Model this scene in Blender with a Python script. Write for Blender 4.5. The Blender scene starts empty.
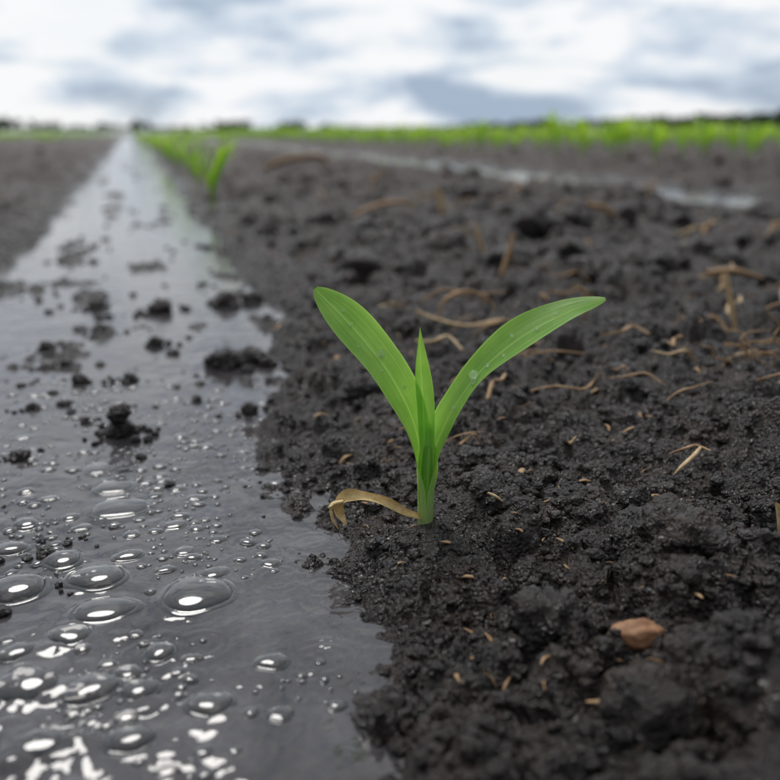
import bpy, bmesh, math, random
import numpy as np
from mathutils import Vector, noise as mn

random.seed(7); rng=np.random.default_rng(11)
scene=bpy.context.scene
scene.view_settings.view_transform='Standard'; scene.view_settings.look='None'; scene.view_settings.exposure=0

# ---------------------------------------------------------------- helpers
YAW=math.radians(16.5)
SR,CR=math.sin(YAW),math.cos(YAW)
def field(a,d):            # lateral / distance along the footpath bearing -> world x,y
    return (CR*a+SR*d, -SR*a+CR*d)

def hsh(ix,iy,seed):
    h=(ix.astype(np.int64)*374761393+iy.astype(np.int64)*668265263+seed*2147483647+seed*97)&0xffffffff
    h=((h^(h>>13))*1274126177)&0xffffffff
    h=(h^(h>>16)); h=(h*2246822519)&0xffffffff; h=h^(h>>13)
    return (h&0xffffff)/float(0x1000000)
def vn(x,y,seed):
    ix=np.floor(x);iy=np.floor(y);fx=x-ix;fy=y-iy
    ix=ix.astype(np.int64);iy=iy.astype(np.int64)
    fx=fx*fx*fx*(fx*(fx*6-15)+10);fy=fy*fy*fy*(fy*(fy*6-15)+10)
    a=hsh(ix,iy,seed);b=hsh(ix+1,iy,seed);c=hsh(ix,iy+1,seed);d=hsh(ix+1,iy+1,seed)
    return (a*(1-fx)+b*fx)*(1-fy)+(c*(1-fx)+d*fx)*fy
def fbm(x,y,seed,o=4):
    s=0;a=.5;t=0
    for i in range(o):
        s=s+a*vn(x*2**i+i*17.3,y*2**i-i*9.1,seed+i);t+=a;a*=.5
    return s/t*2-1
def domes(x,y,cell,seed,prob=1.0,rmin=.35,rmax=.75):
    gx=x/cell;gy=y/cell
    ix=np.floor(gx).astype(np.int64);iy=np.floor(gy).astype(np.int64)
    out=np.zeros_like(gx)
    for dx in(-1,0,1):
        for dy in(-1,0,1):
            jx=ix+dx;jy=iy+dy
            px=jx+hsh(jx,jy,seed);py=jy+hsh(jx,jy,seed+1)
            r=rmin+(rmax-rmin)*hsh(jx,jy,seed+2)
            r=np.where(hsh(jx,jy,seed+3)<prob,r,0)
            d2=(gx-px)**2+(gy-py)**2
            h=np.sqrt(np.maximum(r*r-d2,0))
            out=np.maximum(out,h)
    return out*cell
def sst(a,b,x):
    t=np.clip((x-a)/(b-a),0,1);return t*t*(3-2*t)

EY=np.array([-5,.1,.23,.275,.324,.40,.6,1.03,2.7,8,400.])
EX=np.array([.07,.07,.073,.079,.064,.080,.10,.130,.155,.18,.18])
SX,SY=field(.0177,.383)     # seedling
SZ=.012
def ground(x,y):
    x=np.asarray(x,float);y=np.asarray(y,float)
    far=np.hypot(x,y)
    w1=fbm(x*14,y*14,5,4); w2=fbm(x*45,y*45,15,3)
    xr=np.interp(y,EY,EX); xl=-.19-.02*sst(1.2,3,y)-.12*(1-sst(.5,1.2,y))
    sR=x-xr+w1*.045+w2*.022
    sL=xl-x+w1*.05
    w3=fbm(x*1.2,y*1.2,77,2)
    s2=np.abs(x-1.68)-.20+w1*.05+.16*w3
    s=np.where(x>(xr+xl)/2,sR,sL)
    infur2=s2<s
    s=np.minimum(s,s2)
    bank=sst(-.014,.035,s)
    z=-.009+.0190*sst(-.035,.055,s)+.016*sst(.04,.42,s)
    z=z+sst(.02,.25,s)*(.016*fbm(x*5,y*5,31,3)+.013*fbm(x*1.3,y*1.3,41,2))
    z=z+np.where(infur2,(1-bank)*(.010*fbm(x*3,y*1.6,57,3)+.001),0)
    wx=x+.008*fbm(x*60,y*60,51,3);wy=y+.008*fbm(x*60,y*60,61,3)
    big=domes(wx,wy,.052,100,.6,.25,.62)
    mid=domes(wx,wy,.022,200,.75,.3,.65)
    wx2=x+.0028*fbm(x*250,y*250,71,2);wy2=y+.0028*fbm(x*250,y*250,81,2)
    sm=domes(wx2,wy2,.0095,300,.85,.3,.7)
    ti=domes(wx2,wy2,.0042,400,.9,.3,.7)
    near_sprout=np.exp(-((x-SX)**2+(y-SY)**2)/(2*.015**2))
    calm=1-.75*near_sprout
    patch=.35+.65*sst(-.25,.35,fbm(x*7,y*7,91,3))
    amp=bank*calm
    rgh=fbm(x*180,y*180,191,3)
    z=z+amp*(.92*big*sst(.02,.10,s)*patch+.75*mid*(.45+.55*patch)+.68*sm+.6*ti+.0013*rgh)
    z=z+amp*sst(1.5,5,far)*(.30*domes(x,y,.14,700,.6,.2,.6))
    bar=fbm(x*16,y*9,131,4)
    spk=domes(wx,wy,.03,500,.35,.15,.5)
    midz=sst(.50,.75,y)
    inw=1-bank
    z=z+inw*midz*(.0125*sst(.15,.8,bar)+.50*spk*sst(-.1,.5,bar)+.4*sm*sst(.0,.5,bar))
    z=z+inw*(.35*sm+.0015*w2)
    z=z*(1-.85*near_sprout)+.85*near_sprout*(SZ-.001+.5*sm+.5*ti)
    mx,my=field(.045,.392)
    z=z+.010*np.exp(-((x-mx)**2+(y-my)**2)/(2*.014**2))
    z=np.where(far>25,z*np.exp(-(far-25)/60),z)
    return z

def mesh_np(name,V,F,mat,uv=None,smooth=True,link=True):
    me=bpy.data.meshes.new(name)
    V=np.ascontiguousarray(V,dtype=np.float32);F=np.ascontiguousarray(F,dtype=np.int32)
    n,k=F.shape
    me.vertices.add(len(V));me.vertices.foreach_set('co',V.ravel())
    me.loops.add(n*k);me.loops.foreach_set('vertex_index',F.ravel())
    me.polygons.add(n);me.polygons.foreach_set('loop_start',np.arange(0,n*k,k,dtype=np.int32))
    me.polygons.foreach_set('loop_total',np.full(n,k,dtype=np.int32))
    me.polygons.foreach_set('use_smooth',np.full(n,smooth,dtype=bool))
    if uv is not None:
        l=me.uv_layers.new(name='UVMap')
        l.data.foreach_set('uv',np.ascontiguousarray(uv[F.ravel()],dtype=np.float32).ravel())
    me.update(calc_edges=True)
    me.materials.append(mat)
    ob=bpy.data.objects.new(name,me)
    if link: scene.collection.objects.link(ob)
    return ob

# ---------------------------------------------------------------- materials
def newmat(name):
    m=bpy.data.materials.new(name);m.use_nodes=True
    nt=m.node_tree;nt.nodes.clear()
    o=nt.nodes.new('ShaderNodeOutputMaterial')
    return m,nt,o
def N(nt,t,**kw):
    n=nt.nodes.new(t)
    for k,v in kw.items():
        if k.startswith('_'): setattr(n,k[1:],v)
        else: n.inputs[k.replace('__',' ')].default_value=v
    return n
def L(nt,a,b): nt.links.new(a,b)
def ramp(nt,fac,stops):
    r=nt.nodes.new('ShaderNodeValToRGB')
    e=r.color_ramp.elements
    while len(e)<len(stops): e.new(.5)
    for i,(p,c) in enumerate(stops):
        e[i].position=p;e[i].color=(c,c,c,1) if not hasattr(c,'__len__') else (*c,1)
    L(nt,fac,r.inputs[0]);return r
def noi(nt,vec,scale,detail=4,rough=.5,dist=0):
    n=N(nt,'ShaderNodeTexNoise',Scale=scale,Detail=detail,Roughness=rough,Distortion=dist)
    L(nt,vec,n.inputs['Vector']);return n
def mmath(nt,op,a,b=None,c=None,clamp=False):
    m=nt.nodes.new('ShaderNodeMath');m.operation=op;m.use_clamp=clamp
    for i,v in enumerate((a,b,c)):
        if v is None: continue
        if isinstance(v,(int,float)): m.inputs[i].default_value=v
        else: L(nt,v,m.inputs[i])
    return m.outputs[0]
def mixc(nt,f,a,b,mode='MIX'):
    m=nt.nodes.new('ShaderNodeMix');m.data_type='RGBA';m.blend_type=mode
    for i,v in ((0,f),(6,a),(7,b)):
        if isinstance(v,(int,float)): m.inputs[i].default_value=v
        elif isinstance(v,tuple): m.inputs[i].default_value=(*v,1)
        else: L(nt,v,m.inputs[i])
    return m.outputs[2]

def soil_material():
    m,nt,o=newmat('wet_soil')
    g=nt.nodes.new('ShaderNodeNewGeometry');P=g.outputs['Position']
    sp=nt.nodes.new('ShaderNodeSeparateXYZ');L(nt,P,sp.inputs[0])
    b=nt.nodes.new('ShaderNodeBsdfPrincipled')
    n1=noi(nt,P,35,3,.6);n2=noi(nt,P,420,3,.65)
    c=ramp(nt,n1.outputs[0],[(.3,(.010,.0066,.0050)),(.55,(.025,.0165,.0125)),(.75,(.055,.0365,.027))])
    c2=ramp(nt,n2.outputs[0],[(.3,.45),(.7,1.7)])
    col=mixc(nt,1,c.outputs[0],c2.outputs[0],'MULTIPLY')
    r=N(nt,'ShaderNodeVectorMath',_operation='LENGTH');L(nt,P,r.inputs[0])
    dry=mmath(nt,'MULTIPLY',ramp(nt,mmath(nt,'DIVIDE',r.outputs['Value'],6.0),[(.08,0),(.6,1)]).outputs[0],
              ramp(nt,mmath(nt,'MULTIPLY',sp.outputs['Z'],20),[(.1,0),(.6,1)]).outputs[0])
    dc=ramp(nt,n1.outputs[0],[(.3,(.027,.0165,.012)),(.7,(.088,.054,.039))])
    col=mixc(nt,mmath(nt,'MULTIPLY',dry,.85),col,dc.outputs[0])
    gf=ramp(nt,mmath(nt,'DIVIDE',r.outputs['Value'],100),[(.25,0),(.55,1)])
    gc=ramp(nt,noi(nt,P,.06,2).outputs[0],[(.35,(.07,.13,.02)),(.65,(.12,.20,.03))])
    col=mixc(nt,mmath(nt,'MULTIPLY',gf.outputs[0],.85),col,gc.outputs[0])
    L(nt,col,b.inputs['Base Color'])
    ro=ramp(nt,noi(nt,P,60,3,.6).outputs[0],[(.42,.13),(.64,.55)])
    zz=ramp(nt,mmath(nt,'MULTIPLY',sp.outputs['Z'],25),[(.0,.45),(.55,1)])
    rr=mmath(nt,'MULTIPLY',ro.outputs[0],zz.outputs[0])
    rr=mmath(nt,'ADD',rr,mmath(nt,'MULTIPLY',dry,.35),clamp=True)
    L(nt,rr,b.inputs['Roughness'])
    b.inputs['Specular IOR Level'].default_value=.62
    v=N(nt,'ShaderNodeTexVoronoi',Scale=480.);L(nt,P,v.inputs['Vector'])
    h=mmath(nt,'ADD',mmath(nt,'MULTIPLY',n2.outputs[0],1.3),mmath(nt,'MULTIPLY',v.outputs['Distance'],-.9))
    h=mmath(nt,'ADD',h,mmath(nt,'MULTIPLY',noi(nt,P,1400,2,.6).outputs[0],.4))
    bp=N(nt,'ShaderNodeBump',Strength=1.,Distance=.0019);L(nt,h,bp.inputs['Height']);L(nt,bp.outputs[0],b.inputs['Normal'])
    L(nt,b.outputs[0],o.inputs[0]);return m
SOIL=soil_material()

def water_material():
    m,nt,o=newmat('muddy_water')
    g=nt.nodes.new('ShaderNodeNewGeometry');P=g.outputs['Position']
    b=nt.nodes.new('ShaderNodeBsdfPrincipled')
    n1=noi(nt,P,18,4,.6,.6)
    c=ramp(nt,n1.outputs[0],[(.3,(.030,.026,.027)),(.7,(.115,.108,.112))])
    L(nt,c.outputs[0],b.inputs['Base Color'])
    ro=ramp(nt,noi(nt,P,26,4,.65,.4).outputs[0],[(.48,.015),(.72,.14)])
    L(nt,ro.outputs[0],b.inputs['Roughness'])
    b.inputs['IOR'].default_value=1.62
    a=noi(nt,P,45,2,.5,.5);bb=noi(nt,P,150,2,.5,.3)
    h=mmath(nt,'ADD',a.outputs[0],mmath(nt,'MULTIPLY',bb.outputs[0],.2))
    bp=N(nt,'ShaderNodeBump',Strength=.36,Distance=.003);L(nt,h,bp.inputs['Height']);L(nt,bp.outputs[0],b.inputs['Normal'])
    L(nt,b.outputs[0],o.inputs[0]);return m
WATER=water_material()

def bubble_material():
    m,nt,o=newmat('bubble_film')
    fr=N(nt,'ShaderNodeFresnel',IOR=1.5)
    f=mmath(nt,'MULTIPLY',fr.outputs[0],1.7,clamp=True)
    t=nt.nodes.new('ShaderNodeBsdfTransparent');t.inputs[0].default_value=(.74,.73,.72,1)
    gl=N(nt,'ShaderNodeBsdfGlossy',Roughness=.08);gl.inputs['Color'].default_value=(.95,.95,.95,1)
    mx=nt.nodes.new('ShaderNodeMixShader');L(nt,f,mx.inputs[0]);L(nt,t.outputs[0],mx.inputs[1]);L(nt,gl.outputs[0],mx.inputs[2])
    L(nt,mx.outputs[0],o.inputs[0]);return m
BUB=bubble_material()
def drop_material():
    m,nt,o=newmat('clear_water_drop')
    b=N(nt,'ShaderNodeBsdfGlass',Roughness=.0,IOR=1.33)
    d=N(nt,'ShaderNodeBsdfTranslucent');d.inputs[0].default_value=(.95,1,.92,1)
    mx=nt.nodes.new('ShaderNodeMixShader');mx.inputs[0].default_value=.6
    L(nt,b.outputs[0],mx.inputs[1]);L(nt,d.outputs[0],mx.inputs[2]);L(nt,mx.outputs[0],o.inputs[0]);return m
DROP=drop_material()

def leaf_material(name,c_dark,c_light,c_base,tr=.35,veins=True):
    m,nt,o=newmat(name)
    uv=nt.nodes.new('ShaderNodeUVMap');s=nt.nodes.new('ShaderNodeSeparateXYZ');L(nt,uv.outputs[0],s.inputs[0])
    U=s.outputs[0];Vv=s.outputs[1]
    g=nt.nodes.new('ShaderNodeNewGeometry')
    n=noi(nt,g.outputs['Position'],70,3)
    # long streaks running with the blade
    mpv=N(nt,'ShaderNodeMapping');mpv.inputs['Scale'].default_value=(26,1.6,1);L(nt,uv.outputs[0],mpv.inputs[0])
    st=noi(nt,mpv.outputs[0],1.0,3,.6)
    f=mmath(nt,'MULTIPLY_ADD',st.outputs[0],.6,mmath(nt,'MULTIPLY',n.outputs[0],.4))
    col=mixc(nt,ramp(nt,f,[(.36,0),(.62,1)]).outputs[0],c_dark,c_light)
    mid=mmath(nt,'ABSOLUTE',mmath(nt,'SUBTRACT',U,.5))
    rib=ramp(nt,mid,[(.0,1),(.04,0)])
    sn=mmath(nt,'SINE',mmath(nt,'MULTIPLY',U,150))
    vein=mmath(nt,'MULTIPLY',mmath(nt,'MULTIPLY_ADD',sn,.5,.5),.24)
    lt=tuple(min(1,x*1.35+.06) for x in c_light)
    col=mixc(nt,vein,col,lt)
    col=mixc(nt,mmath(nt,'MULTIPLY',rib.outputs[0],.7),col,lt)
    edge=ramp(nt,mid,[(.45,0),(.5,1)])
    col=mixc(nt,mmath(nt,'MULTIPLY',edge.outputs[0],.9),col,lt)
    bs=ramp(nt,Vv,[(.0,1),(.32,0)])
    col=mixc(nt,bs.outputs[0],col,c_base)
    b=nt.nodes.new('ShaderNodeBsdfPrincipled');L(nt,col,b.inputs['Base Color'])
    b.inputs['Roughness'].default_value=.32;b.inputs['Specular IOR Level'].default_value=.6
    hh=mmath(nt,'ADD',mmath(nt,'MULTIPLY',sn,.5),mmath(nt,'MULTIPLY',rib.outputs[0],-2))
    hh=mmath(nt,'ADD',hh,mmath(nt,'MULTIPLY',st.outputs[0],3.))
    bp=N(nt,'ShaderNodeBump',Strength=.5,Distance=.0003);L(nt,hh,bp.inputs['Height']);L(nt,bp.outputs[0],b.inputs['Normal'])
    t=nt.nodes.new('ShaderNodeBsdfTranslucent')
    tc=mixc(nt,1.0,col,(1.2,1.15,.75),'MULTIPLY');L(nt,tc,t.inputs[0])
    mx=nt.nodes.new('ShaderNodeMixShader');mx.inputs[0].default_value=tr
    L(nt,b.outputs[0],mx.inputs[1]);L(nt,t.outputs[0],mx.inputs[2]);L(nt,mx.outputs[0],o.inputs[0]);return m
LEAF=leaf_material('young_corn_leaf',(.20,.50,.06),(.40,.74,.15),(.66,.80,.36),.45)
CROP=leaf_material('crop_leaf',(.28,.54,.04),(.46,.70,.08),(.30,.48,.08),.45)
def straw_material(name,c1,c2,rough=.6):
    m,nt,o=newmat(name)
    g=nt.nodes.new('ShaderNodeNewGeometry')
    n=noi(nt,g.outputs['Position'],220,3,.6)
    col=ramp(nt,n.outputs[0],[(.3,c1),(.7,c2)])
    b=nt.nodes.new('ShaderNodeBsdfPrincipled');L(nt,col.outputs[0],b.inputs['Base Color']);b.inputs['Roughness'].default_value=rough
    n2=noi(nt,g.outputs['Position'],1200,2,.6)
    bp=N(nt,'ShaderNodeBump',Strength=.5,Distance=.0006);L(nt,n2.outputs[0],bp.inputs['Height']);L(nt,bp.outputs[0],b.inputs['Normal'])
    L(nt,b.outputs[0],o.inputs[0]);return m
STRAW=straw_material('dry_straw',(.48,.31,.14),(.80,.60,.35))
STRAWB=straw_material('brown_straw',(.26,.14,.06),(.56,.36,.18))
WITH=straw_material('withered_leaf',(.58,.38,.12),(.92,.72,.38),.5)
TREE=straw_material('distant_foliage',(.04,.085,.03),(.10,.17,.06),.8)
BARK=straw_material('bark',(.04,.03,.02),(.08,.06,.04),.9)

# ---------------------------------------------------------------- ground sheet
def build_ground():
    f0,f1=-26.,60.
    az=np.concatenate([np.linspace(f0,f1,860),np.linspace(f1,360+f0,90)[1:-1]])*math.pi/180
    rs=[.0,.03,.06,.09,.12]
    r=.13
    while r<2600:
        rs.append(r)
        k=.0021 if r<1.0 else (.0035 if r<3 else (.008 if r<12 else .05))
        r*=1+k
    rs=np.array(rs[1:])
    R,A=np.meshgrid(rs,az,indexing='ij')
    X=R*np.sin(A);Y=R*np.cos(A)
    Z=ground(X,Y)
    V=np.stack([X,Y,Z],-1).reshape(-1,3)
    nr,na=R.shape
    i=np.arange(nr-1)[:,None];j=np.arange(na)[None,:];j2=(j+1)%na
    F=np.stack([i*na+j+0*j2,(i)*na+j2,(i+1)*na+j2,(i+1)*na+j],-1).reshape(-1,4)
    F=F[:,::-1]
    ob=mesh_np('ground',V,F,SOIL)
    return ob
G=build_ground()

# ---------------------------------------------------------------- bubbles (positions first, the water surface reacts to them)
big=[(-.087,.3338,.0140,.26),(-.1375,.3488,.0110,.34),(-.16,.366,.0085,.35),(-.129,.37,.0055,.35),(-.125,.321,.0105,.24),(-.171,.338,.0120,.40),(-.0926,.29,.006,.36),(-.0658,.258,.007,.34),(-.0465,.2835,.005,.32),(-.083,.353,.0055,.28),(-.1145,.404,.0055,.24),(-.15,.4254,.013,.11),(-.162,.454,.010,.11),(-.181,.483,.009,.11),(-.191,.377,.008,.33),(-.195,.406,.006,.28),(-.133,.302,.0075,.30),(-.1125,.2664,.009,.35),(-.138,.268,.011,.35),(-.094,.2664,.006,.35),(-.1205,.2354,.009,.35),(-.0895,.2394,.007,.35),(-.15,.29,.006,.35)]
bubs=[]
for a,d,r,h in big:
    x,y=field(a,d);bubs.append((x,y,r,h))
tries=0
while len(bubs)<700 and tries<24000:
    tries+=1
    d=.21+.46*random.random()**1.1;a=random.uniform(-.5*d-.02,.0)
    x,y=field(a,d)
    if x<-.16 or x>np.interp(y,EY,EX)-.008: continue
    dens=float(vn(np.array([x*30]),np.array([y*30]),900)[0])
    left=1 if (x<-.0+ .35*(d-.3) ) else .42
    if dens*left<.42*random.random()+.17: continue
    r=.0007+.0038*random.random()**2.6
    if any((x-q[0])**2+(y-q[1])**2<(r+q[2])**2*1.1 for q in bubs): continue
    bubs.append((x,y,r,random.uniform(.14,.42)))
def dome(cx,cy,r,h,rx=1):
    ns,nr=(44,16) if r>.004 else (20,8)
    V=[];F=[];prof=[]
    for i in range(nr+1):
        t=i/nr*math.pi/2
        prof.append((math.sin(t)*r,math.cos(t)*h))
    prof[-1]=(r*1.0,h*.12);prof+= [(r*1.06,h*.05),(r*1.16,h*.015),(r*1.3,-.0014)]
    V.append((cx,cy,prof[0][1]))
    ph=random.uniform(0,6);ph2=random.uniform(0,6);ax=random.uniform(-.25,.25)
    for (pr,pz) in prof[1:]:
        for j in range(ns):
            a=2*math.pi*j/ns;q=pr*(1+.06*math.sin(2*a+ph)+.035*math.sin(3*a+ph2)+.02*math.sin(5*a+ph))
            V.append((cx+q*math.cos(a)*rx,cy+q*math.sin(a),pz*(1+ax*math.sin(a+ph2)*pr/r)))
    for j in range(ns):F.append((0,1+j,1+(j+1)%ns))
    for i in range(len(prof)-2):
        for j in range(ns):
            a=1+i*ns+j;b=1+i*ns+(j+1)%ns;c=a+ns;d=b+ns
            F.append((a,c,d));F.append((a,d,b))
    return np.array(V),np.array(F)
Vs=[];Fs=[];off=0
for (x,y,r,hr) in bubs:
    V,F=dome(x,y,r,r*hr,random.uniform(.95,1.3));V[:,2]+=.0004;Vs.append(V);Fs.append(F+off);off+=len(V)
mesh_np('water_bubbles',np.vstack(Vs),np.vstack(Fs),BUB)

# ---------------------------------------------------------------- water
def water_h(X,Y):
    band=np.exp(-((np.hypot(X,Y)-.47)/.10)**2)
    z=.00040*fbm(X*22,Y*22,601,2)+(.00012+.0004*band)*fbm(X*80,Y*80,611,2)
    for (x,y,r,h) in bubs:
        if r<.0020: continue
        m=(np.abs(X-x)<r*4)&(np.abs(Y-y)<r*4)
        dd=np.hypot(X[m]-x,Y[m]-y)/r
        z[m]+=.022*r*np.cos((dd-1.15)*5.2)*np.exp(-(dd-1)**2*.8)*(dd>.2)
    rr=random.Random(21)
    for k in range(60):
        d=rr.uniform(.24,.9);a=rr.uniform(-.5*d,.0);x,y=field(a,d);R=rr.uniform(.004,.014);am=rr.uniform(.00008,.0003)
        m=(np.abs(X-x)<R*2.5)&(np.abs(Y-y)<R*2.5)
        dd=np.hypot(X[m]-x,Y[m]-y)
        z[m]+=am*np.cos((dd-R)*2*math.pi/.0045)*np.exp(-((dd-R)/.004)**2)
    cx,cy=field(-.13,.225)
    g=np.exp(-((X-cx)**2+(Y-cy)**2)/(2*.045**2))
    z+=g*(.0046*np.maximum(0,fbm(X*55,Y*55,641,3))+.22*domes(X,Y,.014,651,.8,.2,.6))
    return z
xs=np.arange(-.5,.361,.0016)
ys=[-1,-.5,0];y=.1
while y<60:
    ys.append(y);y+=.0014 if y<.75 else (.003 if y<1.3 else y*.02)
X,Y=np.meshgrid(xs,np.array(ys))
Z=water_h(X,Y);Z=np.where(Y>1.6,0,Z)
ny,nx=X.shape;i=np.arange(ny-1)[:,None];j=np.arange(nx-1)[None]
F=np.stack([i*nx+j,i*nx+j+1,(i+1)*nx+j+1,(i+1)*nx+j],-1).reshape(-1,4)
mesh_np('furrow_water',np.stack([X,Y,Z],-1).reshape(-1,3),F,WATER)
def sheet(name,x0,x1,y0,y1,z,mat):
    V=np.array([[x0,y0,z],[x1,y0,z],[x1,y1,z],[x0,y1,z]]);return mesh_np(name,V,np.array([[0,1,2,3]]),mat)
sheet('furrow_water',1.20,2.20,-3,60,.0060,WATER)

# ---------------------------------------------------------------- clods
def ico(sub,seed,rough=.3,k=1.):
    bm=bmesh.new();bmesh.ops.create_icosphere(bm,subdivisions=sub,radius=1)
    o=Vector((seed*3.1,seed*7.7,seed*1.3))
    for v in bm.verts:
        p=v.co.copy()
        d=1+rough*mn.fractal(p*1.1+o,1,2,3)
        f=mn.voronoi(p*2.0+o)[0];d+=k*.42*(.45-f[0])
        if sub>=3:
            f=mn.voronoi(p*4.6+o)[0];d+=k*.26*(.45-f[0])
        if sub>=4:
            f=mn.voronoi(p*10+o)[0];d+=k*.12*(.45-f[0])
        v.co=p*d
    V=np.array([v.co[:] for v in bm.verts]);F=np.array([[q.index for q in f.verts] for f in bm.faces])
    bm.free();return V,F
def rotm(n):
    q=rng.normal(size=(n,4));q/=np.linalg.norm(q,axis=1)[:,None];w,x,y,z=q.T
    return np.stack([1-2*(y*y+z*z),2*(x*y-z*w),2*(x*z+y*w),2*(x*y+z*w),1-2*(x*x+z*z),2*(y*z-x*w),2*(x*z-y*w),2*(y*z+x*w),1-2*(x*x+y*y)],-1).reshape(n,3,3)
def scatter(name,variants,P,S,mat,flat=.8):
    Vs=[];Fs=[];off=0
    idx=rng.integers(0,len(variants),len(P))
    for k,(V,F) in enumerate(variants):
        sel=np.where(idx==k)[0]
        if not len(sel):continue
        R=rotm(len(sel))
        W=np.einsum('nij,vj->nvi',R,V)*S[sel][:,None,None]
        W[:,:,2]*=flat
        W+=P[sel][:,None,:]
        n=len(sel);nv=len(V)
        Fs.append((F[None]+np.arange(n)[:,None,None]*nv+off).reshape(-1,3));Vs.append(W.reshape(-1,3));off+=n*nv
    return mesh_np(name,np.vstack(Vs),np.vstack(Fs),mat)
v4=[ico(4,s) for s in range(6)];v3=[ico(3,s+10) for s in range(6)];v2=[ico(2,s+20,.4) for s in range(6)]
def sample(n,rmin,rmax,azlo=-22,azhi=55):
    r=rmin*np.exp(rng.random(n)*math.log(rmax/rmin));a=np.radians(azlo+(azhi-azlo)*rng.random(n))
    return r*np.sin(a),r*np.cos(a)
def onbed(x,y,margin):
    xr=np.interp(y,EY,EX);return ((x>xr+margin)&(np.abs(x-1.68)>.28))|(x<-.24-margin)
def clods(n,rmin,rmax,s0,s1,variants,name,margin=.02,keep=.0,sink=.25,pw=2.):
    x,y=sample(n,rmin,rmax)
    pt=fbm(x*9,y*9,91,3)
    m=onbed(x,y,margin)&(pt>-.35+keep)&(np.hypot(x-SX,y-SY)>s1*1.1+.006)
    x=x[m];y=y[m];s=s0+(s1-s0)*rng.random(len(x))**pw
    z=ground(x,y)+s*(sink*.8-.1)
    return scatter(name,variants,np.stack([x,y,z],-1),s,SOIL)
obs=[clods(230,.2,1.2,.006,.018,v4,'a',.05,0,-.1),
     clods(450,.2,3.0,.004,.011,v4[:3],'b',.03,0,-.1),
     clods(9500,.2,2.2,.0008,.0042,v2,'c',-.016),
     clods(900,1.0,9.0,.008,.032,v3,'d',.05)]
pts=[(-.1865,.545,.010),(-.1865,.543,.008),(-.183,.548,.007),(-.236,.497,.006),(-.239,.50,.005),(-.144,.724,.015),(-.125,.735,.013),(-.158,.728,.009),(-.11,.722,.008),(-.26,.671,.007),(-.218,.671,.007),(-.105,.592,.007),(-.267,.955,.014),(-.2,1.0,.016),(-.17,1.02,.013),(-.35,.98,.010),(-.15,.62,.004),(-.2,.60,.004),(-.23,.8,.008),(-.09,.80,.007),(-.16,.5,.003),(-.22,.57,.004),(-.13,.455,.003),(-.03,.43,.003),(-.30,.85,.010),(-.33,.78,.008),(-.27,.60,.005),(-.06,.56,.005),(-.05,.62,.006),(-.29,.72,.006)]
P=[];S=[]
for k,(a,d,s) in enumerate(pts):
    x,y=field(a,d);P.append((x,y,s*.25 + (.013 if k==1 else 0)));S.append(s)
    for q in range(7):
        t=random.uniform(0,6.28);u=s*random.uniform(.8,2.6);ss=s*random.uniform(.12,.4);P.append((x+math.cos(t)*u*1.4,y+math.sin(t)*u,ss*.2));S.append(ss)
P=np.array(P);S=np.array(S)
obs.append(scatter('e',v4,P,S,SOIL,.8))
x,y=sample(1300,.36,2.2);m=(x>-.2)&(x<np.interp(y,EY,EX))&(fbm(x*11,y*7,345,3)>-.04);x=x[m];y=y[m]
s=(.0008+.0032*rng.random(len(x))**2.5)*(1+y*.8)
obs.append(scatter('f',v2,np.stack([x,y,s*.15],-1),s,SOIL,.6))
bpy.ops.object.select_all(action='DESELECT')
for o in obs:o.select_set(True)
bpy.context.view_layer.objects.active=obs[0];bpy.ops.object.join();obs[0].name='soil_clods'

# ---------------------------------------------------------------- plants
def cat(points,n):
    P=np.array(points,float);m=len(P)
    t=np.linspace(0,m-1,n);out=[]
    for u in t:
        i=min(int(u),m-2);f=u-i
        p1,p2=P[i],P[i+1];p0=P[i-1] if i>0 else 2*p1-p2;p3=P[i+2] if i+2<m else 2*p2-p1
        out.append(.5*((2*p1)+(-p0+p2)*f+(2*p0-5*p1+4*p2-p3)*f*f+(-p0+3*p1-3*p2+p3)*f**3))
    return np.array(out)
def leafgeo(points,widths,phis,nh,nseg=48,nc=14,tip=.14,wave=0.,tipp=.5):
    C=cat(points,nseg);Wd=cat([[w] for w in widths],nseg)[:,0];Ph=np.maximum(cat([[p] for p in phis],nseg)[:,0],.05)
    T=np.gradient(C,axis=0);T/=np.linalg.norm(T,axis=1)[:,None]
    nh=np.array(nh,float)
    if nh.ndim==1: nh=np.tile(nh,(nseg,1))
    else: nh=cat(nh,nseg)
    V=[];UV=[]
    for i in range(nseg):
        s=i/(nseg-1)
        W=np.cross(T[i],nh[i]);W/=np.linalg.norm(W);Nn=np.cross(W,T[i])
        w=Wd[i]
        if s>1-tip: w*=max(.02,(1-((s-1+tip)/tip)**2))**tipp
        ph=Ph[i];R=w/ph;cen=R*(1-math.sin(ph/2)/(ph/2))
        for j in range(nc+1):
            u=j/nc;th=(u-.5)*ph
            p=C[i]+W*R*math.sin(th)+Nn*(R*(1-math.cos(th))-cen)
            if wave: p=p+Nn*wave*w*math.sin(s*19+(3 if u>.5 else 0))*abs(u-.5)*2*min(1,s*2)
            V.append(p);UV.append((u,s))
    F=[]
    for i in range(nseg-1):
        for j in range(nc):
            a=i*(nc+1)+j;F.append((a,a+1,a+nc+2,a+nc+1))
    return np.array(V),np.array(F),np.array(UV)
def to_world(V,base):   # local (lateral, depth, up) -> world
    x=CR*V[:,0]+SR*V[:,1];y=-SR*V[:,0]+CR*V[:,1]
    return np.stack([x+base[0],y+base[1],V[:,2]+base[2]],-1)
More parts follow.
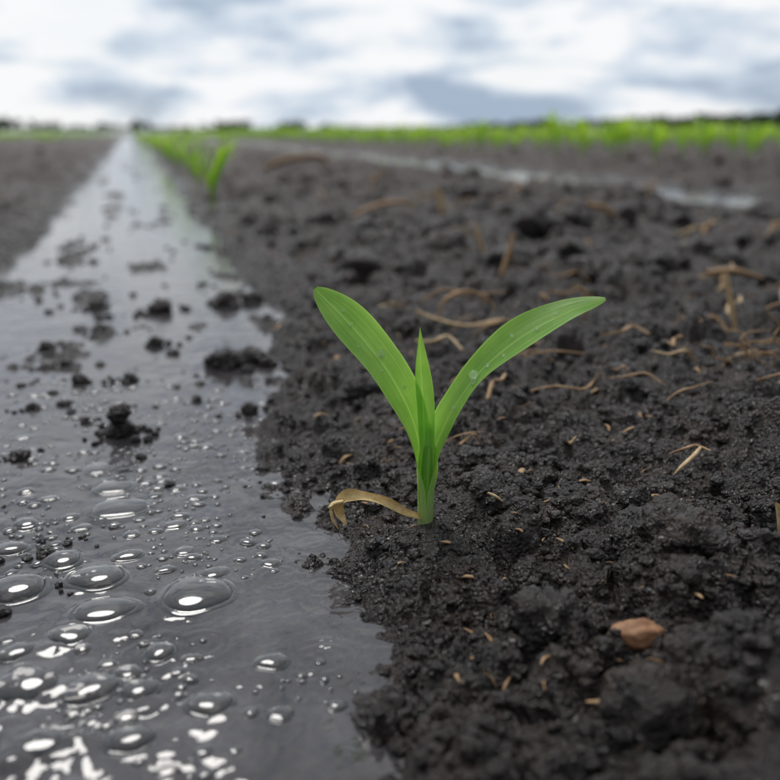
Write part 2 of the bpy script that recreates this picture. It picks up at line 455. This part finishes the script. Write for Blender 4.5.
def tubegeo(points,radii,n=24,ns=10,flat=1.):
    C=cat(points,n);R=cat([[r] for r in radii],n)[:,0]
    T=np.gradient(C,axis=0);T/=np.linalg.norm(T,axis=1)[:,None]
    up=np.array([.13,.21,1.]);
    if abs(T[0]@(up/np.linalg.norm(up)))>.85: up=np.array([1.,.2,.1])
    V=[];UV=[]
    for i in range(n):
        W=np.cross(T[i],up);W/=np.linalg.norm(W);Q=np.cross(W,T[i])
        for j in range(ns):
            a=2*math.pi*j/ns;V.append(C[i]+W*math.cos(a)*R[i]+Q*math.sin(a)*R[i]*flat);UV.append((j/ns,i/(n-1)))
    F=[]
    for i in range(n-1):
        for j in range(ns):
            j2=(j+1)%ns;F.append((i*ns+j,i*ns+j2,(i+1)*ns+j2,(i+1)*ns+j))
    return np.array(V),np.array(F),np.array(UV)

base=(SX,SY,SZ-.004)
e=bpy.data.objects.new('corn_seedling',None);e.location=(0,0,0);scene.collection.objects.link(e)
def part(name,g,mat,par,b=base):
    V,F,UV=g;o=mesh_np(name,to_world(V,b),F,mat,UV);o.parent=par;return o
part('stem',tubegeo([(0,0,-.01),(0,0,.01),(.0005,0,.03),(.001,0,.045)],[.0036,.0034,.0031,.002],24,20),LEAF,e)
LL=leafgeo([(-.0003,0,0),(-.0002,0,.022),(-.0008,0,.036),(-.0045,-.001,.054),(-.0105,-.003,.070),(-.021,-.004,.0885),(-.036,-.003,.107),(-.0525,.002,.1225)],
   [.020,.0195,.017,.0160,.0180,.0210,.0220,.020],[5.4,4.8,3.0,1.6,1.3,1.1,.9,.6],[(.5,-.85,.1),(.5,-.8,.3),(.45,-.8,.4),(.35,-.8,.5),(.3,-.8,.55),(.3,-.8,.6)],70,18,.24,.05)
part('left_leaf',LL,LEAF,e)
RL=leafgeo([(.0004,0,0),(.0006,0,.022),(.002,0,.038),(.0075,.0,.054),(.013,.000,.066),(.0245,.001,.083),(.043,.002,.0995),(.0637,.001,.1115),(.0815,-.003,.1185)],
   [.0215,.021,.017,.0145,.0150,.0170,.0195,.0180,.013],[5.6,5.0,3.2,2.3,1.9,1.6,1.2,.9,.6],[(-.4,-.85,.1),(-.4,-.8,.3),(-.4,-.65,.55),(-.35,-.55,.75),(-.3,-.55,.8),(-.3,-.6,.75)],70,18,.26,.05)
part('right_leaf',RL,LEAF,e)
part('centre_leaf',leafgeo([(.0,-.001,.028),(-.0005,-.0015,.048),(-.0012,-.001,.066),(-.0028,-.0005,.085),(-.0037,0,.1045)],[.010,.0115,.012,.0105,.005],[3.5,3.0,2.6,2.2,2.],(.3,-.9,.2),40,12,.45,0,.8),LEAF,e)
part('withered_leaf',leafgeo([(-.002,-.003,.008),(-.010,-.006,.012),(-.021,-.008,.0190),(-.033,-.009,.0225),(-.0405,-.0095,.0215),(-.0425,-.010,.015),(-.039,-.011,.008)],[.005,.006,.0068,.0072,.0072,.0065,.004],[3.0,3.0,2.6,2.4,2.2,2.4,2.6],(0,-.6,.8),50,8,.15,.15),WITH,e)
part('withered_tip',tubegeo([(-.0405,-.010,.0205),(-.046,-.012,.019),(-.0455,-.013,.012),(-.043,-.013,.007)],[.0014,.0019,.0015,.0006],16,8,.5),WITH,e)
def drop(name,C,r):
    bm=bmesh.new();bmesh.ops.create_uvsphere(bm,u_segments=16,v_segments=10,radius=r)
    me=bpy.data.meshes.new(name);bm.to_mesh(me);bm.free()
    for p in me.polygons:p.use_smooth=True
    me.materials.append(DROP);o=bpy.data.objects.new(name,me);o.location=C;scene.collection.objects.link(o);o.parent=e;return o
def onleaf(g,s,u,nseg=70,nc=18):
    W=to_world(g[0],base);i=int(s*(nseg-1));j=int(u*nc);k=i*(nc+1)+j
    p=W[k];n=np.cross(W[k+1]-p,W[k+nc+1]-p);n/=np.linalg.norm(n)
    if n[1]>0:n=-n
    return p,n
dk=0
for (g,s,u,r) in [(LL,.74,.62,.0019),(LL,.70,.4,.0009),(LL,.86,.5,.0010),(LL,.80,.3,.0007),(LL,.62,.7,.0009),(LL,.9,.65,.0007),(RL,.62,.45,.0023),(RL,.60,.62,.0014),(RL,.66,.58,.0010),(RL,.74,.35,.0009),(RL,.5,.5,.0010),(RL,.8,.6,.0009),(RL,.70,.7,.0008),(RL,.86,.4,.0007)]:
    p,n=onleaf(g,s,u);dk+=1;drop('water_drop_%d'%dk,Vector(p+n*r*.35),r)

def seedling(seed,h,nl=4,nseg=9,nc=2,wf=.11):
    rd=random.Random(seed);Vs=[];Fs=[];Us=[];o=0
    for i in range(nl):
        az=(i%2)*math.pi+rd.uniform(-.5,.5)+seed;hh=h*rd.uniform(.75,1.05);sp=h*rd.uniform(.35,.75)
        if i==nl-1: sp*=.15
        dx,dy=math.cos(az),math.sin(az);drp=rd.uniform(-.05,.25)*h
        pts=[(0,0,0),(dx*sp*.05,dy*sp*.05,hh*.3),(dx*sp*.25,dy*sp*.25,hh*.65),(dx*sp*.6,dy*sp*.6,hh*.95),(dx*sp,dy*sp,hh-drp)]
        w=h*wf
        g=leafgeo(pts,[w*.45,w*.5,w*.95,w,w*.6],[3,2.5,1.,.7,.5],(-dx,-dy,.6),nseg,nc,.35)
        Vs.append(g[0]);Fs.append(g[1]+o);Us.append(g[2]);o+=len(g[0])
    return np.vstack(Vs),np.vstack(Fs),np.vstack(Us)
for (x,y,h,sd) in ((.185,2.20,.175,6.1),(.205,3.00,.16,9.3),(.215,3.55,.17,.4),(.215,4.1,.16,3.2),(.215,4.6,.17,6.3)):
    zz=float(ground(np.array([x]),np.array([y]))[0])
    V,F,U=seedling(sd,h,6,20,6,.19)
    mesh_np('corn_seedling',V+np.array([x,y,zz-.005]),F,CROP,U)
var=[seedling(s*1.7+.3,1.,6,8,2,.14) for s in range(8)]
def croprow(name,pos):
    Vs=[];Fs=[];Us=[];o=0
    for (x,y,h,z) in pos:
        V,F,U=var[random.randrange(8)]
        a=random.uniform(0,6.28);c,s=math.cos(a),math.sin(a)
        W=np.stack([V[:,0]*c-V[:,1]*s,V[:,0]*s+V[:,1]*c,V[:,2]],-1)*h
        Vs.append(W+np.array([x,y,z]));Fs.append(F+o);Us.append(U);o+=len(V)
    return mesh_np(name,np.vstack(Vs),np.vstack(Fs),CROP,np.vstack(Us))
def rowpos(xc,y0,y1,h0,h1,sp):
    out=[];y=y0
    while y<y1:
        x=xc+random.uniform(-.04,.04);yy=y+random.uniform(-.05,.05)
        if random.random()<.93: out.append((x,yy,random.uniform(h0,h1)))
        y+=sp*random.uniform(.8,1.3)*(1+y/60)
    zs=ground(np.array([p[0] for p in out]),np.array([p[1] for p in out]))
    return [(p[0],p[1],p[2],float(z)-.01) for p,z in zip(out,zs)]
croprow('crop_row',rowpos(.22,5.0,60,.13,.17,.42))
croprow('crop_row',rowpos(1.0,9,60,.12,.18,.4))
xr=2.45
while xr<34:
    y0=max(3.7,xr*.35)
    croprow('crop_row',rowpos(xr,y0,60,.16,.27,.26 if xr<8 else .4));xr+=.76 if xr<12 else 1.1
xl=-1.3
while xl>-9:
    croprow('crop_row',rowpos(xl,13,60,.12,.18,.4));xl-=.76

# ---------------------------------------------------------------- straw
def topz(x,y,r=.006):
    a=np.linspace(0,6.28,9);return float(np.mean(ground(x+r*np.cos(a),y+r*np.sin(a)))),float(np.max(ground(x+r*np.cos(a),y+r*np.sin(a))))
def straw(name,a,d,pts,r,mat=STRAW,flat=.5,lift=.005):
    x,y=field(a,d);m,M=topz(x,y,.004+.012*d)
    V,F,U=tubegeo(pts,[r*.7]+[r]*(len(pts)-2)+[r*.5],max(12,6*len(pts)),8,flat)
    return mesh_np(name,to_world(V,(x,y,.15*m+.85*M+lift)),F,mat,U)
S_=straw
S_('dry_straw',.101,1.716,[(-.010,0,.05),(0,0,.03),(.006,0,0),(.008,0,-.01)],.010)
S_('dry_straw',.122,1.157,[(-.004,0,.03),(0,0,.015),(.006,0,-.004)],.007)
S_('dry_straw',.129,.925,[(.006,0,.042),(.002,0,.022),(-.004,0,.0),(-.006,0,-.01)],.005,STRAWB)
S_('dry_straw',-.018,1.543,[(-.05,-.02,.0),(0,0,.018),(.045,.02,.02),(.06,.02,.01)],.009,STRAWB)
S_('dry_straw',-.355,3.05,[(-.09,0,.02),(0,0,.05),(.1,.0,.06),(.14,0,.03)],.022,STRAWB)
S_('dry_straw',.0696,.76,[(-.045,0,.014),(-.03,-.005,.008),(0,-.01,.002),(.03,-.005,.006),(.045,0,.003)],.0030,STRAW)
S_('dry_straw',.065,.775,[(-.02,0,.0),(-.012,0,.018),(.01,0,.024),(.028,0,.016),(.034,0,.004)],.0026,STRAWB)
S_('dry_straw',.06,.79,[(-.03,0,.012),(-.01,0,.024),(.02,0,.02),(.05,0,.022)],.0020,STRAWB)
S_('dry_straw',.1186,.537,[(-.024,0,.000),(-.008,0,.003),(.010,0,.001),(.018,.004,.004),(.022,.004,.012)],.0015,STRAWB)
S_('dry_straw',.1675,.7366,[(-.006,0,.028),(.004,0,.024),(.008,0,.01),(.006,0,-.004)],.0025,STRAWB)
S_('dry_straw',.357,1.42,[(-.03,0,.02),(0,0,.014),(.02,0,.0)],.011,STRAWB)
S_('dry_straw',.294,.71,[(-.008,0,.044),(-.005,0,.034),(.0,0,.016),(.005,0,-.002),(.006,0,-.012)],.0032,STRAW)
S_('dry_straw',.158,.414,[(.008,.004,.012),(.004,.002,.008),(-.003,0,.002),(-.007,0,-.004)],.0017,STRAW,.5,.003)
S_('dry_straw',.052,.378,[(-.004,0,.006),(0,0,.004),(.004,0,.001)],.0015,STRAW,.5,.002)
S_('dry_straw',.39,.95,[(-.03,0,.01),(0,0,.012),(.035,0,.004)],.008,STRAWB)
S_('dry_straw',.119,.60,[(-.02,0,.004),(0,0,.008),(.026,0,.006)],.0014,STRAWB)
S_('dry_straw',.105,.455,[(-.002,0,.003),(0,0,.002),(.003,0,.006)],.0017,STRAW,.5,.001)
S_('dry_straw',.176,.344,[(-.002,0,.010),(.0,0,.004),(.001,0,-.004)],.002,WITH)
rr=random.Random(5)
for k in range(60):
    d=.42*math.exp(rr.random()*1.8);a=rr.uniform(-.02,.5)*d
    x_,y_=field(a,d)
    if x_<np.interp(y_,EY,EX)+.04: continue
    l=rr.uniform(.006,.017)*(.5+d*1.3);t=rr.uniform(-.6,1.2)
    c_=rr.choice([(1,0),(.4,.2),(.5,.8),(.8,-.5)])
    S_('dry_straw',a,d,[(-l*c_[0],-l*c_[1],-t*l*.6),(-l*.3*c_[0],rr.uniform(-.2,.2)*l,l*.15),(l*.4*c_[0],rr.uniform(-.2,.2)*l,l*.3),(l*c_[0],l*c_[1],t*l*.6)],rr.uniform(.0007,.0020)*(.5+d*1.2),rr.choice([STRAW,STRAWB,STRAWB]),.5,.001+.003*d)
Vs=[];Fs=[];o_=0
rx,ry=field(.247,.575);rz=topz(rx,ry)[1]+.003
for k in range(14):
    p=[np.array([rr.uniform(-.012,.012),rr.uniform(-.006,.006),rr.uniform(-.004,.014)])]
    ang=rr.uniform(0,6.28)
    for q in range(5):
        ang+=rr.uniform(-1.2,1.2);p.append(p[-1]+np.array([math.cos(ang)*.008,rr.uniform(-.004,.004),math.sin(ang)*.006]))
    V,F,U=tubegeo(p,[.0007]*4+[.0005,.0003],24,6,1.);Vs.append(to_world(V,(rx,ry,rz)));Fs.append(F+o_);o_+=len(V)
mesh_np('root_tangle',np.vstack(Vs),np.vstack(Fs),STRAWB)
Vs=[];Fs=[];o_=0
x,y=sample(900,.25,4);m=onbed(x,y,.01);x=x[m];y=y[m];z=ground(x,y)
for i in range(len(x)):
    rr_=math.hypot(x[i],y[i]);l=rr.uniform(.0008,.0034)*(1+rr_*1.3);az=rr.uniform(0,6.28);dx,dy=math.cos(az)*l,math.sin(az)*l;t=rr.uniform(-.3,.6)*l
    w_=rr.uniform(.08,.45)
    V,F,U=tubegeo([(-dx,-dy,-t),(rr.uniform(-.3,.3)*l,rr.uniform(-.3,.3)*l,l*.2),(dx,dy,t)],[l*w_*.6,l*w_,l*w_*.4],7,6,.4)
    Vs.append(V+np.array([x[i],y[i],z[i]+l*.25]));Fs.append(F+o_);o_+=len(V)
mesh_np('straw_fragments',np.vstack(Vs),np.vstack(Fs),STRAWB)
px,py=field(.094,.277)
PEB=straw_material('clay',(.22,.095,.04),(.42,.22,.11),.6)
pz=topz(px,py)[1]
V,F=ico(4,44,.12,.45);V=V*np.array([.0105,.007,.0055]);
mesh_np('clay_pebble',to_world(V,(px,py,pz+.0015)),F,PEB)

# ---------------------------------------------------------------- distant trees
leafV=[];leafF=[];o_=0;trV=[];trF=[];o2=0
rt=random.Random(9)
def treeat(azd,dist,h,w):
    global o_,o2
    a=math.radians(azd);cx,cy=dist*math.sin(a),dist*math.cos(a)
    V,F,U=tubegeo([(cx,cy,-.5),(cx+.1,cy,h*.4),(cx,cy+.1,h*.8)],[h*.035,h*.025,h*.008],6,6)
    trV.append(V);trF.append(F+o2);o2+=len(V)
    cl=[(rt.gauss(0,w*.28),rt.gauss(0,w*.28),h*rt.uniform(.2,.85),h*rt.uniform(.12,.24)) for _ in range(12)]
    n=240
    Q=[]
    for i in range(n):
        c=cl[i%12];d=np.array([rt.gauss(0,1) for _ in range(3)]);d/=np.linalg.norm(d);r=c[3]*rt.uniform(.5,1.1)
        p=np.array([cx+c[0]+d[0]*r,cy+c[1]+d[1]*r,max(.1,c[2]+d[2]*r)])
        u=np.array([rt.gauss(0,1) for _ in range(3)]);u/=np.linalg.norm(u);v=np.cross(u,d);v/=np.linalg.norm(v)+1e-6
        s=h*.05*rt.uniform(.6,1.4)
        Q+= [p-u*s-v*s,p+u*s-v*s,p+u*s+v*s,p-u*s+v*s]
    leafV.append(np.array(Q));leafF.append((np.arange(n)[:,None]*4+np.arange(4)[None])+o_);o_+=4*n
az=-30.
while az<70:
    px=390+875*math.tan(math.radians(az-16.5)) if abs(az-16.5)<70 else 2000
    hh=rt.uniform(2.2,3.6)
    if px>420: hh=rt.uniform(.75,1.0)*(3.6+min(8,(px-420)*.019))
    for c,w,t in ((0,14,7.5),(50,11,5.5),(142,9,6),(108,8,4.5),(232,18,5.5),(292,12,5.5),(322,8,4.5)):
        if abs(px-c)<w: hh=max(hh,t*rt.uniform(.75,1.05))
    treeat(az,rt.uniform(380,430),hh,hh*1.2);az+=rt.uniform(.18,.38)
tl=bpy.data.objects.new('distant_trees',None);scene.collection.objects.link(tl)
o=mesh_np('foliage',np.vstack(leafV),np.vstack(leafF),TREE,smooth=False);o.parent=tl
o=mesh_np('trunks',np.vstack(trV),np.vstack(trF),BARK);o.parent=tl

# ---------------------------------------------------------------- sky + light
w=bpy.data.worlds.new('World');scene.world=w;w.use_nodes=True;nt=w.node_tree;nt.nodes.clear()
wo=nt.nodes.new('ShaderNodeOutputWorld')
sun_el,sun_az=math.radians(56),math.radians(-8)
sd=(math.sin(sun_az)*math.cos(sun_el),math.cos(sun_az)*math.cos(sun_el),math.sin(sun_el))
sk=nt.nodes.new('ShaderNodeTexSky');sk.sky_type='NISHITA';sk.sun_disc=False;sk.sun_elevation=sun_el;sk.sun_rotation=sun_az
b1=N(nt,'ShaderNodeBackground',Strength=.1);L(nt,sk.outputs[0],b1.inputs[0])
tc=nt.nodes.new('ShaderNodeTexCoord')
mp=N(nt,'ShaderNodeMapping');mp.inputs['Scale'].default_value=(1,1,3.6);mp.inputs['Location'].default_value=(.35,.2,.1);L(nt,tc.outputs['Generated'],mp.inputs[0])
n1=noi(nt,mp.outputs[0],6.0,5,.55,.25)
n2=noi(nt,mp.outputs[0],2.4,5,.55,.2)
cc=ramp(nt,n1.outputs[0],[(.36,(.38,.47,.60)),(.46,(.66,.74,.84)),(.55,(.95,.96,.975))])
# added cloud brightness gradient: brighter ahead, darker behind, shaped for contrast in reflections
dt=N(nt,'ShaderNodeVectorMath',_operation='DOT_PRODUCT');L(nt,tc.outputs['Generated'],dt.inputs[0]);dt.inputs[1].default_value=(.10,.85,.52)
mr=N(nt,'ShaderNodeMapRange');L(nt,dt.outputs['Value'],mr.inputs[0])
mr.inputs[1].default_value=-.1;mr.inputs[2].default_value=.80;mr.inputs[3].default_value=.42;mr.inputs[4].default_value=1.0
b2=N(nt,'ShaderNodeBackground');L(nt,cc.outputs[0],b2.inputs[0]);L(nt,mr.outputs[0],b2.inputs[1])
cov=ramp(nt,n2.outputs[0],[(.28,.75),(.5,.98)])
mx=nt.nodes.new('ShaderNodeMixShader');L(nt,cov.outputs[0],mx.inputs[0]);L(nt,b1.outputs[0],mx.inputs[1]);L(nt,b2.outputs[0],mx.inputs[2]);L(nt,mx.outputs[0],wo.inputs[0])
sl=bpy.data.lights.new('sun','SUN');sl.energy=1.5;sl.angle=math.radians(22);sl.color=(1,.97,.93)
so=bpy.data.objects.new('sun',sl);scene.collection.objects.link(so)
so.rotation_euler=Vector(sd).to_track_quat('Z','Y').to_euler()

# ---------------------------------------------------------------- camera
cd=bpy.data.cameras.new('camera');co=bpy.data.objects.new('camera',cd);scene.collection.objects.link(co)
co.location=(0,0,.2);co.rotation_euler=(math.radians(90-17.15),0,-YAW)
cd.sensor_width=36;cd.lens=38.6;cd.clip_start=.01;cd.clip_end=6000
cd.dof.use_dof=True;cd.dof.focus_distance=.405;cd.dof.aperture_fstop=6.0
scene.camera=co
